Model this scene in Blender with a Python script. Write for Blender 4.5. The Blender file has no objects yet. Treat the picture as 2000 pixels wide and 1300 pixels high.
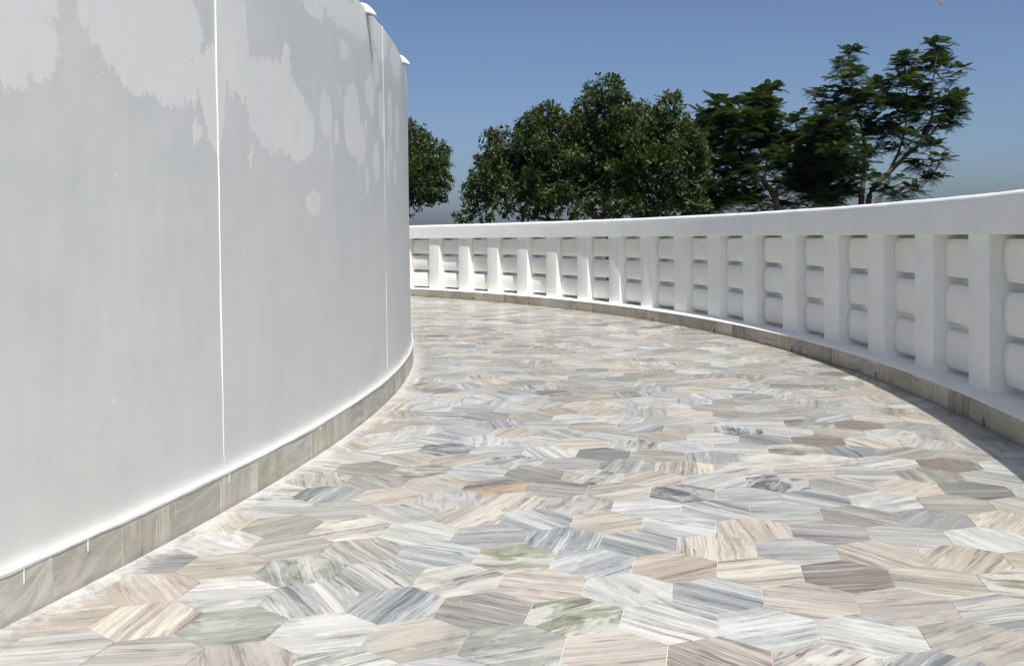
import bpy, math, random
import numpy as np
from mathutils import Vector, Matrix

random.seed(7); RNG = np.random.default_rng(11)
SC = bpy.context.scene
COL = SC.collection

# ------------------------------------------------------------------ camera
F_PX, PITCH, ROLL, CY = 1925.66, 0.02062, -0.01197, 500.81
EYE = Vector((0, 0, 1.0))
_f = Vector((0, math.cos(PITCH), -math.sin(PITCH)))
_u0 = Vector((0, math.sin(PITCH), math.cos(PITCH))); _r0 = Vector((1, 0, 0))
CR = math.cos(ROLL) * _r0 + math.sin(ROLL) * _u0
CU = math.cos(ROLL) * _u0 - math.sin(ROLL) * _r0
cam = bpy.data.cameras.new('camera'); camo = bpy.data.objects.new('camera', cam); COL.objects.link(camo)
m = Matrix.Identity(4)
for i in range(3):
    m[i][0], m[i][1], m[i][2], m[i][3] = CR[i], CU[i], -_f[i], EYE[i]
camo.matrix_world = m
cam.sensor_width = 36; cam.lens = 36 * F_PX / 2000
cam.shift_y = -(650 - CY) / 2000
cam.clip_start = 0.05; cam.clip_end = 20000
SC.camera = camo

# ------------------------------------------------------------------ sky and sun
SUN_AZ, SUN_EL = math.radians(164.5), math.radians(57.5)
world = bpy.data.worlds.new('World'); SC.world = world; world.use_nodes = True
wn = world.node_tree.nodes
sky = wn.new('ShaderNodeTexSky'); sky.sky_type = 'NISHITA'; sky.sun_disc = False
sky.sun_elevation = SUN_EL; sky.sun_rotation = SUN_AZ
sky.altitude = 200; sky.air_density = 0.72; sky.dust_density = 2.6; sky.ozone_density = 4.2
wn['Background'].inputs[1].default_value = 0.078
world.node_tree.links.new(sky.outputs[0], wn['Background'].inputs[0])
sd = bpy.data.lights.new('sun', 'SUN'); sd.energy = 3.7; sd.angle = math.radians(0.53); sd.color = (1, 0.965, 0.895)
so = bpy.data.objects.new('sun', sd); COL.objects.link(so)
SDIR = Vector((math.sin(SUN_AZ) * math.cos(SUN_EL), math.cos(SUN_AZ) * math.cos(SUN_EL), math.sin(SUN_EL)))
so.rotation_euler = SDIR.to_track_quat('Z', 'Y').to_euler(); so.location = (3, -6, 12)
vs = SC.view_settings; vs.view_transform = 'Standard'; vs.look = 'None'; vs.exposure = 0.53; vs.gamma = 1; vs.use_curve_mapping = False
SC.cycles.use_denoising = True
SC.cycles.max_bounces = 8; SC.cycles.diffuse_bounces = 5; SC.cycles.use_adaptive_sampling = True; SC.cycles.adaptive_threshold = 0.015; SC.cycles.volume_bounces = 0
SC.cycles.transparent_max_bounces = 8

# ------------------------------------------------------------------ helpers
def at(x, y, Y):
    """point at distance Y in front of the eye, seen in direction (x, y) of the 2000 x 1300 picture"""
    d = _f + CR * ((x - 1000) / F_PX) - CU * ((y - CY) / F_PX)
    return EYE + d * (Y / d.y)

def ground_hit(x, y):
    d = _f + CR * ((x - 1000) / F_PX) - CU * ((y - CY) / F_PX)
    return EYE + d * (-1.0 / d.z)

def mesh(name, verts, faces, mat=None, smooth=False):
    me = bpy.data.meshes.new(name); me.from_pydata([tuple(v) for v in verts], [], faces)
    if mat: me.materials.append(mat)
    if smooth: me.polygons.foreach_set('use_smooth', [True] * len(me.polygons))
    me.update(); return me

def obj(name, me, parent=None, loc=None, rz=0.0):
    o = bpy.data.objects.new(name, me); COL.objects.link(o)
    if parent: o.parent = parent
    if loc is not None: o.location = loc
    if rz: o.rotation_euler = (0, 0, rz)
    return o

def thing(name, label, cat, loc=(0, 0, 0), group=None):
    o = bpy.data.objects.new(name, None); COL.objects.link(o); o.location = loc
    o.empty_display_size = 0.2
    tag(o, label, cat, group); return o

def tag(o, label, cat, group=None):
    o['label'] = label; o['category'] = cat
    if group: o['group'] = group

class N:
    """small node-building helper"""
    def __init__(s, name):
        s.m = bpy.data.materials.new(name); s.m.use_nodes = True
        s.t = s.m.node_tree; s.n = s.t.nodes; s.b = s.n['Principled BSDF']; s.out = s.n['Material Output']
    def set(s, sock, v):
        if v is None: return
        if isinstance(v, bpy.types.NodeSocket): s.t.links.new(v, sock)
        else:
            try: sock.default_value = v
            except Exception: sock.default_value = (*v, 1) if len(v) == 3 else v
    def math(s, op, a, b=None, c=None, clamp=False):
        n = s.n.new('ShaderNodeMath'); n.operation = op; n.use_clamp = clamp
        for i, v in enumerate((a, b, c)): s.set(n.inputs[i], v)
        return n.outputs[0]
    def vec(s, op, a, b=None):
        n = s.n.new('ShaderNodeVectorMath'); n.operation = op; s.set(n.inputs[0], a)
        if op == 'SCALE': s.set(n.inputs['Scale'], b)
        else: s.set(n.inputs[1], b)
        return n.outputs['Value'] if op in ('LENGTH', 'DISTANCE', 'DOT_PRODUCT') else n.outputs[0]
    def pos(s): return s.n.new('ShaderNodeNewGeometry').outputs['Position']
    def objco(s): return s.n.new('ShaderNodeTexCoord').outputs['Object']
    def rnd(s): return s.n.new('ShaderNodeObjectInfo').outputs['Random']
    def attr(s, name, out='Vector'):
        n = s.n.new('ShaderNodeAttribute'); n.attribute_name = name; return n.outputs[out]
    def xyz(s, v):
        n = s.n.new('ShaderNodeSeparateXYZ'); s.set(n.inputs[0], v); return n.outputs
    def comb(s, x=0.0, y=0.0, z=0.0):
        n = s.n.new('ShaderNodeCombineXYZ')
        for i, v in enumerate((x, y, z)): s.set(n.inputs[i], v)
        return n.outputs[0]
    def noise(s, v, scale=5.0, detail=4.0, rough=0.55, dist=0.0, out=0):
        n = s.n.new('ShaderNodeTexNoise'); s.set(n.inputs['Vector'], v); s.set(n.inputs['Scale'], scale)
        n.inputs['Detail'].default_value = detail; n.inputs['Roughness'].default_value = rough; n.inputs['Distortion'].default_value = dist
        return n.outputs[out]
    def ramp(s, v, lo, hi, a=0.0, b=1.0):
        n = s.n.new('ShaderNodeMapRange'); n.interpolation_type = 'SMOOTHSTEP'
        for i, x in enumerate((v, lo, hi, a, b)): s.set(n.inputs[i], x)
        return n.outputs[0]
    def mix(s, f, a, b, mode='MIX'):
        n = s.n.new('ShaderNodeMix'); n.data_type = 'RGBA'; n.blend_type = mode
        s.set(n.inputs[0], f); s.set(n.inputs[6], a); s.set(n.inputs[7], b); return n.outputs[2]
    def bump(s, h, strength=0.3, dist=0.01, normal=None):
        n = s.n.new('ShaderNodeBump'); s.set(n.inputs['Height'], h); n.inputs['Strength'].default_value = strength
        n.inputs['Distance'].default_value = dist
        if normal: s.set(n.inputs['Normal'], normal)
        return n.outputs[0]
    def done(s, col=None, rough=None, normal=None, spec=None):
        s.set(s.b.inputs['Base Color'], col); s.set(s.b.inputs['Roughness'], rough)
        if normal is not None: s.set(s.b.inputs['Normal'], normal)
        if spec is not None: s.b.inputs['Specular IOR Level'].default_value = spec
        return s.m

# ------------------------------------------------------------------ layout (metres)
CO = Vector((-12.6317, 6.4031)); RO = 15.0957       # outer kerb line
CI = Vector((-15.8421, 6.6808)); RI = 15.0876       # foot of the drum wall
RW = RI - 0.020                                     # plaster face
WALL_TOP = 2.31
TH0, DTH = math.degrees(0.74534), -math.degrees(0.0533)
RP = 15.235                                         # front of the posts
HEX_S, HEX_PHI, HEX_O = 0.14274, -0.19553, Vector((0.55982, 2.71585))

def polar(c, r, deg, z=0.0):
    a = math.radians(deg); return Vector((c.x + r * math.cos(a), c.y + r * math.sin(a), z))

# ------------------------------------------------------------------ materials
def mat_white(name, tone=(0.88, 0.88, 0.845), stroke=1.5):
    k = N(name); p = k.pos(); o = k.vec('ADD', p, k.comb(k.math('MULTIPLY', k.rnd(), 7.0)))
    big = k.noise(o, 2.3, 5, 0.6); x = k.xyz(o)
    st = k.noise(k.comb(k.math('MULTIPLY', x[0], 6.0), k.math('MULTIPLY', x[1], 6.0), k.math('MULTIPLY', x[2], 1.2)), 18, 4, 0.6)
    st2 = k.noise(k.comb(k.math('MULTIPLY', x[0], 1.2), k.math('MULTIPLY', x[1], 1.2), k.math('MULTIPLY', x[2], 8.0)), 16, 4, 0.6)
    fine = k.noise(o, 120, 3, 0.6)
    c = k.mix(k.ramp(big, 0.35, 0.7), tone, tuple(t * 0.93 for t in tone))
    c = k.mix(k.ramp(st, 0.52, 0.75, 0, 0.35 * stroke), c, (0.70, 0.705, 0.70, 1))
    c = k.mix(k.ramp(st2, 0.55, 0.75, 0, 0.30 * stroke), c, (0.74, 0.735, 0.72, 1))
    spot = k.ramp(k.noise(o, 31, 2, 0.5), 0.735, 0.76)
    c = k.mix(k.math('MULTIPLY', spot, 0.45), c, (0.50, 0.48, 0.45, 1))
    h = k.math('ADD', k.math('MULTIPLY', st, 0.6), k.math('ADD', k.math('MULTIPLY', st2, 0.5), k.math('MULTIPLY', big, 1.6)))
    return k.done(c, k.ramp(big, 0.3, 0.7, 0.42, 0.62), k.bump(h, 0.5, 0.006), 0.35)

def mat_wall():
    k = N('drum_plaster'); p = k.pos(); d = k.vec('SUBTRACT', p, (CI.x, CI.y, 0)); x = k.xyz(d)
    ang = k.math('ARCTAN2', x[1], x[0]); u = k.math('MULTIPLY', ang, RW); v = x[2]
    uv = k.comb(u, v, 0.0)
    warp = k.noise(uv, 6.0, 8, 0.66, 0.0, 1); warp2 = k.noise(k.comb(k.math('MULTIPLY', u, 3.2), k.math('MULTIPLY', v, 0.7)), 14, 4, 0.6, 0, 0)
    wv = k.vec('MULTIPLY', k.vec('SUBTRACT', warp, (0.5, 0.5, 0.5)), (0.17, 0.20, 0))
    wv2 = k.comb(0.0, k.math('MULTIPLY', k.math('SUBTRACT', warp2, 0.5), 0.12), 0.0)
    wv3 = k.vec('MULTIPLY', k.vec('SUBTRACT', k.noise(uv, 30.0, 5, 0.7, 0.0, 1), (0.5, 0.5, 0.5)), (0.055, 0.075, 0))
    q = k.vec('ADD', k.vec('ADD', uv, wv3), k.vec('ADD', wv, wv2))
    E = [(-15.48,1.62,0.60,0.22),(-13.29,1.72,1.30,0.23),(-13.03,1.60,1.15,0.15),(-11.71,1.521,0.34,0.206),(-11.11,1.80,0.51,0.26),(-9.93,1.621,1.35,0.126),(-9.36,1.514,1.31,0.163),(-8.78,1.489,0.94,0.136),(-7.18,1.597,0.36,0.125),(-5.35,1.613,0.70,0.186),(-3.75,1.831,0.50,0.107),(-3.13,1.444,0.42,0.122),(-4.72,1.506,0.45,0.113),(-2.38,1.749,0.5,0.142),(-1.05,1.808,0.45,0.167),(0.38,1.750,0.5,0.177),(-7.97,1.173,0.40,0.055),(-6.00,2.17,1.39,0.100),(-7.84,2.10,0.60,0.077),(-4.61,2.197,0.84,0.114),(-2.38,2.229,0.97,0.142),(0.21,2.192,1.07,0.106),(-9.13,1.768,0.22,0.067),(-18.0,1.75,1.6,0.3),(-22.0,1.8,1.7,0.35),(-6.3,1.75,0.10,0.03),(-6.55,1.52,0.16,0.07),(-4.2,1.62,0.14,0.05),(-1.6,1.45,0.3,0.10),(-0.3,1.42,0.3,0.08),(-10.6,1.33,0.07,0.035),(-12.2,1.39,0.09,0.06),(-6.9,1.42,0.10,0.05),(-4.1,1.34,0.2,0.08),(-5.9,1.98,0.35,0.06),(-3.0,2.0,0.4,0.08),(-1.2,1.55,0.3,0.1)]
    best = None
    for (t, z, a, b) in E:
        a *= math.pi / 180 * RW; t *= math.pi / 180 * RW
        dd = k.vec('LENGTH', k.vec('MULTIPLY', k.vec('SUBTRACT', q, (t, z, 0)), (1 / a, 1 / b, 0)))
        best = dd if best is None else k.math('MINIMUM', best, dd)
    patch = k.ramp(best, 1.02, 0.97)
    big = k.noise(k.comb(k.math('MULTIPLY', u, 1.0), k.math('MULTIPLY', v, 0.45)), 1.7, 5, 0.55)
    streak = k.noise(k.comb(k.math('MULTIPLY', u, 9.0), k.math('MULTIPLY', v, 0.5)), 2.6, 5, 0.6)
    fine = k.noise(uv, 85, 5, 0.7); brush = k.noise(k.comb(k.math('MULTIPLY', u, 60.0), k.math('MULTIPLY', v, 4.0)), 1.5, 4, 0.65)
    grey = k.mix(k.ramp(big, 0.3, 0.7), (0.575, 0.590, 0.575, 1), (0.625, 0.627, 0.605, 1))
    grey = k.mix(k.ramp(streak, 0.45, 0.72, 0, 0.5), grey, (0.60, 0.602, 0.605, 1))
    grey = k.mix(k.ramp(v, 0.2, 1.25, 0.5, 0.0), grey, (0.66, 0.652, 0.632, 1))  # bounce light from floor and sky painted in, paler towards the foot
    light = k.mix(k.ramp(big, 0.35, 0.7), (0.735, 0.733, 0.705, 1), (0.705, 0.712, 0.692, 1))
    cloud = k.noise(uv, 4.5, 6, 0.6)
    grey = k.mix(k.ramp(cloud, 0.45, 0.7, 0, 0.5), grey, (0.655, 0.655, 0.648, 1))
    grey = k.mix(k.ramp(cloud, 0.48, 0.3, 0, 0.35), grey, (0.54, 0.558, 0.562, 1))
    c = k.mix(k.math('MULTIPLY', patch, k.ramp(cloud, 0.25, 0.5, 0.8, 1.0)), grey, light)
    sub = k.ramp(k.noise(k.vec('ADD', q, (3.1, 7.7, 0)), 5.0, 5, 0.6), 0.69, 0.71)
    c = k.mix(k.math('MULTIPLY', sub, 0.5), c, (0.57, 0.578, 0.58, 1))
    fleck = k.ramp(k.noise(uv, 38, 1, 0.4), 0.80, 0.81)
    c = k.mix(fleck, c, (0.84, 0.84, 0.83, 1))
    trow = k.noise(k.vec('ADD', uv, k.vec('SCALE', warp, 0.25)), 3.2, 3, 0.5)
    c = k.mix(k.ramp(brush, 0.5, 0.8, 0, 0.25), c, (0.60, 0.605, 0.60, 1))
    c = k.mix(k.ramp(fine, 0.5, 0.78, 0, 0.22), c, (0.54, 0.545, 0.54, 1))
    h = k.math('ADD', k.math('MULTIPLY', fine, 0.30), k.math('ADD', k.math('MULTIPLY', brush, 0.14), k.math('ADD', k.math('MULTIPLY', trow, 1.5), k.math('MULTIPLY', fleck, 0.5))))
    return k.done(c, 0.6, k.bump(h, 0.22, 0.006), 0.3)

def mat_marble(name, floor=True, dust_in=True):
    """stone whose three colours and vein direction are stored on each piece"""
    k = N(name); p = k.pos() if floor else k.objco()
    A, B, Cc, pr = k.attr('colA'), k.attr('colB'), k.attr('colC'), k.xyz(k.attr('prm'))
    rot = k.n.new('ShaderNodeVectorRotate'); rot.rotation_type = 'Z_AXIS'
    if floor: k.set(rot.inputs['Vector'], p)
    else:
        xx = k.xyz(p); k.set(rot.inputs['Vector'], k.comb(xx[0], xx[2], 0.0))
    k.set(rot.inputs['Angle'], pr[0])
    seed = k.math('MULTIPLY', pr[2], 50.0)
    r = k.vec('ADD', rot.outputs[0], k.comb(seed, seed, seed)); rx = k.xyz(r)
    fold = k.noise(r, 4.0, 3, 0.5); fold2 = k.noise(r, 16.0, 3, 0.6)
    yy = k.math('ADD', rx[1], k.math('ADD', k.math('MULTIPLY', k.math('SUBTRACT', fold, 0.5), 0.030), k.math('MULTIPLY', k.math('SUBTRACT', fold2, 0.5), 0.004)))
    def band(fx, fy, det, ro, sd):
        return k.noise(k.comb(k.math('MULTIPLY', rx[0], fx), k.math('MULTIPLY', yy, fy), k.math('ADD', seed, sd)), 1.0, det, ro)
    n0 = band(0.7, 7.0, 3, 0.5, 0.0); n1 = band(0.9, 32.0, 7, 0.68, 3.0); n2 = band(5.0, 170.0, 4, 0.7, 7.0); n4 = band(0.6, 15.0, 5, 0.6, 11.0)
    n3 = k.noise(k.comb(k.math('MULTIPLY', rx[0], 0.55), yy, seed), 11.0, 8, 0.68, 0.9); grain = k.noise(r, 170, 4, 0.75)
    s1 = k.math('ADD', k.math('MULTIPLY', n1, 0.55), k.math('ADD', k.math('MULTIPLY', n0, 0.30), k.math('MULTIPLY', n2, 0.15)))
    s = k.math('ADD', k.math('MULTIPLY', s1, k.math('SUBTRACT', 1.0, pr[1])), k.math('MULTIPLY', n3, pr[1]))
    c = k.mix(k.ramp(s, 0.44, 0.52), A, B)
    c = k.mix(k.ramp(s, 0.54, 0.60, 0, 0.9), c, Cc)
    thin = k.ramp(k.math('ABSOLUTE', k.math('SUBTRACT', n4, 0.52)), 0.016, 0.004, 0, 0.85)
    c = k.mix(k.math('MULTIPLY', thin, k.ramp(n3, 0.36, 0.56, 0, 1.0 if floor else 0.25)), c, k.mix(0.25, Cc, (0.10, 0.10, 0.11, 1)))
    pale = k.ramp(k.math('ABSOLUTE', k.math('SUBTRACT', n4, 0.40)), 0.022, 0.006, 0, 0.5)
    c = k.mix(pale, c, k.mix(0.6, A, (0.70, 0.70, 0.69, 1)))
    c = k.mix(k.ramp(n2, 0.53, 0.70, 0, 0.42 if floor else 0.15), c, Cc)
    c = k.mix(k.ramp(n2, 0.46, 0.32, 0, 0.18 if floor else 0.10), c, (0.62, 0.615, 0.60, 1))
    c = k.mix(k.ramp(grain, 0.52, 0.72, 0.0, 0.42), c, k.mix(0.6, Cc, (0.30, 0.30, 0.30, 1)))
    scr = k.ramp(k.noise(p, 55, 2, 0.5), 0.74, 0.77)
    c = k.mix(k.math('MULTIPLY', scr, 0.5), c, (0.72, 0.72, 0.72, 1))
    if floor:
        # lime splashed along the foot of the wall
        dist = k.math('SUBTRACT', k.vec('LENGTH', k.vec('MULTIPLY', k.vec('SUBTRACT', p, (CI.x, CI.y, 0)), (1, 1, 0))), RI)
        sp = k.noise(p, 8, 6, 0.65); sp2 = k.noise(p, 38, 5, 0.75)
        e = k.math('ADD', dist, k.math('ADD', k.math('MULTIPLY', k.math('SUBTRACT', sp, 0.5), 0.22), k.math('MULTIPLY', k.math('SUBTRACT', sp2, 0.5), 0.26)))
        c = k.mix(k.ramp(e, 0.115, -0.02, 0, 0.80), c, (0.63, 0.63, 0.615, 1))
        film = k.ramp(k.noise(p, 1.1, 4, 0.6), 0.35, 0.75, 0.0, 0.12)
        c = k.mix(film, c, (0.70, 0.69, 0.66, 1))
        # darker strip along the kerb of the balustrade
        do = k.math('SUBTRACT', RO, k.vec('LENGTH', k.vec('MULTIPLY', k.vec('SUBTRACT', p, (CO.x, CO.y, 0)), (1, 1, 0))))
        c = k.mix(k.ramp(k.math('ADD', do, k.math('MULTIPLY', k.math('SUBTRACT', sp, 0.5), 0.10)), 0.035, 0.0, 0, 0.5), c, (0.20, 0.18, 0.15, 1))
        ro = k.ramp(k.noise(p, 6, 5, 0.6), 0.3, 0.7, 0.23, 0.40)
        return k.done(c, ro, k.bump(k.noise(p, 60, 3, 0.7), 0.07, 0.003), 0.42)
    xx = k.xyz(k.pos())
    lime = k.ramp(k.math('ADD', xx[2], k.math('MULTIPLY', k.math('SUBTRACT', k.noise(k.pos(), 22, 5, 0.7), 0.5), 0.05)), 0.112, 0.136, 0, 0.4)
    if dust_in: c = k.mix(lime, c, (0.78, 0.78, 0.77, 1))
    low_dark = k.ramp(k.math('ADD', xx[2], k.math('MULTIPLY', k.math('SUBTRACT', k.noise(k.pos(), 12, 5, 0.7), 0.5), 0.05)), 0.03, 0.0, 0, 0.35)  # skirting stone gets darker towards the floor
    c = k.mix(low_dark, c, (0.16, 0.14, 0.12, 1))
    return k.done(c, 0.5, k.bump(k.noise(k.pos(), 70, 4, 0.7), 0.2, 0.004), 0.35)

def mat_plain(name, col, rough=0.8, var=0.25, scale=6.0, bump=0.3, spec=0.2):
    k = N(name); p = k.pos(); n = k.noise(p, scale, 6, 0.65); f = k.noise(p, scale * 9, 4, 0.65)
    c = k.mix(k.ramp(n, 0.3, 0.7), tuple(x * (1 - var) for x in col), tuple(min(1, x * (1 + var)) for x in col))
    c = k.mix(k.ramp(f, 0.5, 0.8, 0, 0.4), c, tuple(x * 0.6 for x in col))
    return k.done(c, rough, k.bump(k.math('ADD', n, f), bump, 0.01), spec)

def mat_leaf(name, dark, light, trans=0.35, rough=0.42):
    k = N(name); a = k.xyz(k.attr('tint'))
    c = k.mix(a[0], dark, light); c = k.mix(k.ramp(a[1], 0.965, 0.97), c, (0.16, 0.12, 0.025, 1))
    k.done(c, rough, None, 0.32)
    tr = k.n.new('ShaderNodeBsdfTranslucent'); k.set(tr.inputs[0], k.mix(0.5, c, (0.10, 0.16, 0.015, 1)))
    mx = k.n.new('ShaderNodeMixShader'); mx.inputs[0].default_value = trans
    k.t.links.new(k.b.outputs[0], mx.inputs[1]); k.t.links.new(tr.outputs[0], mx.inputs[2]); k.t.links.new(mx.outputs[0], k.out.inputs[0])
    return k.m

M_WHITE = mat_white('white_paint'); M_BLOCK = mat_white('white_paint_block', (0.88, 0.87, 0.82), 1.0)
M_LIME = mat_white('lime_wash', (0.84, 0.84, 0.81), 0.5)
M_WALL = mat_wall(); M_FLOOR = mat_marble('marble_floor'); M_SKIRT_IN = mat_marble('marble_skirting_wall', False, True)
M_SKIRT_OUT = mat_marble('marble_skirting_kerb', False, False)
M_GROUT = mat_plain('grout', (0.68, 0.67, 0.645), 0.8, 0.15, 12)
M_CORE = mat_plain('cement_shade', (0.10, 0.095, 0.09), 0.9)  # core colour darkened to paint deep shade into the weep holes
M_PLINTH = mat_plain('plinth_render', (0.55, 0.54, 0.5), 0.85)
M_EARTH = mat_plain('hill_ground', (0.075, 0.085, 0.04), 0.95, 0.4, 0.35)

# ------------------------------------------------------------------ terrain
def build_ground():
    rad = [0, 12, 24, 36, 50, 75, 110, 160, 240, 360, 550, 850, 1300, 2000, 3200, 5000]
    nA = 72; vs_, fs = [], []
    for r in rad:
        t = min(1, max(0, (r - 34) / 420)); t = t * t * (3 - 2 * t)
        for a in range(nA):
            an = 2 * math.pi * a / nA; x, y = r * math.cos(an), r * math.sin(an) + 4
            h = -3.2 - 75 * t + (0.25 * math.sin(x * .21) * math.cos(y * .17) if r > 20 else 0) + t * 6 * math.sin(an * 5 + r * .003) * math.sin(r * .011)
            vs_.append((x, y, h))
    for i in range(len(rad) - 1):
        for a in range(nA):
            b = (a + 1) % nA
            fs.append((i * nA + a, (i + 1) * nA + a, (i + 1) * nA + b, i * nA + b))
    o = obj('ground', mesh('ground', vs_, fs, M_EARTH, True)); o['kind'] = 'structure'
build_ground()

# ------------------------------------------------------------------ arcs swept round a centre
def sweep(name, c, prof, t0, t1, step, mat, parent=None, smooth=True, wob=None, closed=True, caps=True):
    """prof: (radius, z) points, swept over the angles t0..t1 (degrees)"""
    n = max(2, int(abs(t1 - t0) / step) + 1); P = len(prof); vs_, fs = [], []
    for i in range(n):
        t = t0 + (t1 - t0) * i / (n - 1)
        for j, (r, z) in enumerate(prof):
            if wob: dr, dz = wob(t, j)
            else: dr = dz = 0
            vs_.append(polar(c, r + dr, t, z + dz))
    J = P if closed else P - 1
    for i in range(n - 1):
        for j in range(J):
            a, b = i * P + j, i * P + (j + 1) % P
            fs.append((a, b, b + P, a + P))
    if closed and caps: fs.append(tuple(range(P - 1, -1, -1))); fs.append(tuple((n - 1) * P + j for j in range(P)))
    me = mesh(name, vs_, fs, mat, smooth)
    me.validate()
    o = obj(name, me, parent)
    if smooth:
        try: me.set_sharp_from_angle(angle=math.radians(38))
        except Exception: pass
    return o

def wav(seed):
    ph = [random.Random(seed + i).uniform(0, 6.28) for i in range(5)]
    return lambda t: (math.sin(t * 1.1 + ph[0]) + 0.7 * math.sin(t * 2.7 + ph[1]) + 0.5 * math.sin(t * 6.1 + ph[2]) + 0.4 * math.sin(t * 13.3 + ph[3]) + 0.3 * math.sin(t * 29 + ph[4])) / 2.9

# ------------------------------------------------------------------ terrace floor
PAL = {  # light, middle, vein, blotchiness
 'white': ((0.67,0.67,0.66),(0.58,0.585,0.59),(0.42,0.44,0.47),0.35),
 'ice':   ((0.66,0.67,0.68),(0.52,0.54,0.575),(0.36,0.39,0.44),0.25),
 'blue':  ((0.56,0.57,0.57),(0.36,0.385,0.42),(0.18,0.20,0.24),0.05),
 'bluew': ((0.68,0.67,0.64),(0.44,0.46,0.48),(0.20,0.22,0.26),0.0),
 'cream': ((0.63,0.565,0.47),(0.585,0.50,0.41),(0.43,0.345,0.275),0.15),
 'pink':  ((0.61,0.545,0.485),(0.56,0.48,0.42),(0.42,0.35,0.305),0.2),
 'beige': ((0.66,0.61,0.51),(0.50,0.44,0.36),(0.27,0.22,0.17),0.05),
 'taupe': ((0.44,0.42,0.385),(0.37,0.355,0.33),(0.25,0.235,0.22),0.05),
 'grey':  ((0.50,0.50,0.485),(0.43,0.435,0.43),(0.31,0.315,0.32),0.1),
 'sand':  ((0.50,0.475,0.42),(0.45,0.42,0.37),(0.36,0.32,0.27),0.3),
 'green': ((0.56,0.555,0.52),(0.37,0.37,0.25),(0.20,0.205,0.13),0.72),
 'moss':  ((0.44,0.45,0.41),(0.33,0.36,0.32),(0.18,0.21,0.18),0.6),
 'brown': ((0.27,0.205,0.17),(0.24,0.175,0.145),(0.17,0.12,0.10),0.05),
 'char':  ((0.30,0.295,0.29),(0.25,0.25,0.255),(0.17,0.17,0.18),0.05),
 'gold':  ((0.55,0.40,0.22),(0.20,0.20,0.205),(0.055,0.065,0.08),0.25),
 'swirl': ((0.50,0.50,0.49),(0.28,0.28,0.29),(0.07,0.075,0.085),0.85),
 'speck': ((0.66,0.63,0.58),(0.57,0.54,0.50),(0.16,0.16,0.17),0.55),
}
COMMON = ['white'] * 7 + ['ice'] * 6 + ['blue'] * 7 + ['bluew'] * 10 + ['cream'] * 7 + ['pink'] * 5 + ['beige'] * 9 + ['taupe'] * 7 + ['grey'] * 8 + ['sand'] * 4 + ['green'] * 2 + ['moss'] + ['brown'] + ['char'] + ['swirl'] + ['speck'] * 4
# stones that can be told apart in the foreground: picture spot, kind, vein angle on the ground
SPOTS = [(1404,1160,'blue',-38),(1590,1172,'pink',-20),(1307,1215,'bluew',-42),(1503,1228,'ice',20),(1317,1105,'cream',30),(1482,1118,'beige',12),
 (1128,1200,'green',35),(960,1190,'taupe',-30),(1060,1140,'pink',-18),(1150,1095,'ice',40),(1010,1085,'green',0),(1770,1185,'sand',10),
 (1700,1240,'white',-30),(1650,1118,'brown',8),(1830,1135,'beige',-22),(1720,1080,'cream',-60),(1620,1040,'taupe',-12),(610,1165,'bluew',-62),
 (755,1178,'blue',70),(570,1110,'moss',-70),(960,945,'gold',30),(1600,862,'brown',-10),(1680,832,'brown',-10),(1612,728,'brown',-5),(1173,884,'char',4),
 (1525,943,'swirl',60),(1085,945,'taupe',-25),(1205,958,'beige',28),(1250,1060,'blue',-45),(1100,1050,'blue',75),(1400,1065,'beige',80),(1335,1025,'ice',-35),
 (1490,1010,'grey',0),(1355,985,'blue',-50),(1490,1080,'grey',0),(1790,1045,'grey',-10),(1870,1080,'beige',50),(1860,985,'taupe',-6),(1730,980,'white',25),
 (1600,980,'blue',-48),(1180,1010,'cream',25),(1255,985,'white',10),(955,1010,'beige',60),(1045,1010,'blue',-52),(930,1045,'grey',8),(780,1180,'blue',70),
 (560,1140,'white',20),(440,1160,'white',10),(450,1215,'moss',20),(630,1225,'white',12),(280,1205,'beige',85),(300,1260,'taupe',5),(110,1265,'grey',10),
 (700,1030,'speck',30),(590,1090,'white',20),(480,1090,'sand',14),(1410,920,'speck',30),(1570,925,'pink',10),(1370,915,'beige',80),(1440,840,'swirl',85),
 (1460,1250,'white',80),(1200,1265,'pink',10),(1010,1265,'moss',20),(870,1240,'sand',25),(1590,1275,'speck',40),(1900,1250,'sand',30),(1960,1150,'green',-15),(1930,1130,'char',-30),
 (620,1275,'bluew',30),(720,1285,'grey',70),(390,1270,'blue',25),(890,1130,'speck',35),(860,1090,'blue',-30),(1660,975,'ice',10),(1540,882,'green',0),(1080,770,'gold',40),(1760,1120,'beige',-20),
 (770,1245,'pink',30),(830,1150,'blue',70)]

def hex_center(i, j):
    s3 = HEX_S * math.sqrt(3)
    return HEX_O + Vector((math.cos(HEX_PHI), math.sin(HEX_PHI))) * (s3 * i) + Vector((math.cos(HEX_PHI + math.pi / 3), math.sin(HEX_PHI + math.pi / 3))) * (s3 * j)

def hex_index(p):
    best = None
    d = Vector((p.x, p.y)) - HEX_O; s3 = HEX_S * math.sqrt(3)
    a = Vector((math.cos(HEX_PHI), math.sin(HEX_PHI))) * s3; b = Vector((math.cos(HEX_PHI + math.pi / 3), math.sin(HEX_PHI + math.pi / 3))) * s3
    det = a.x * b.y - a.y * b.x
    fi = (d.x * b.y - d.y * b.x) / det; fj = (a.x * d.y - a.y * d.x) / det
    for i in range(math.floor(fi) - 1, math.floor(fi) + 3):
        for j in range(math.floor(fj) - 1, math.floor(fj) + 3):
            e = (hex_center(i, j) - Vector((p.x, p.y))).length
            if best is None or e < best[0]: best = (e, (i, j))
    return best[1]

def jit(c, k, amt):
    return tuple(max(0.02, x * k + random.uniform(-amt, amt)) for x in c)

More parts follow.
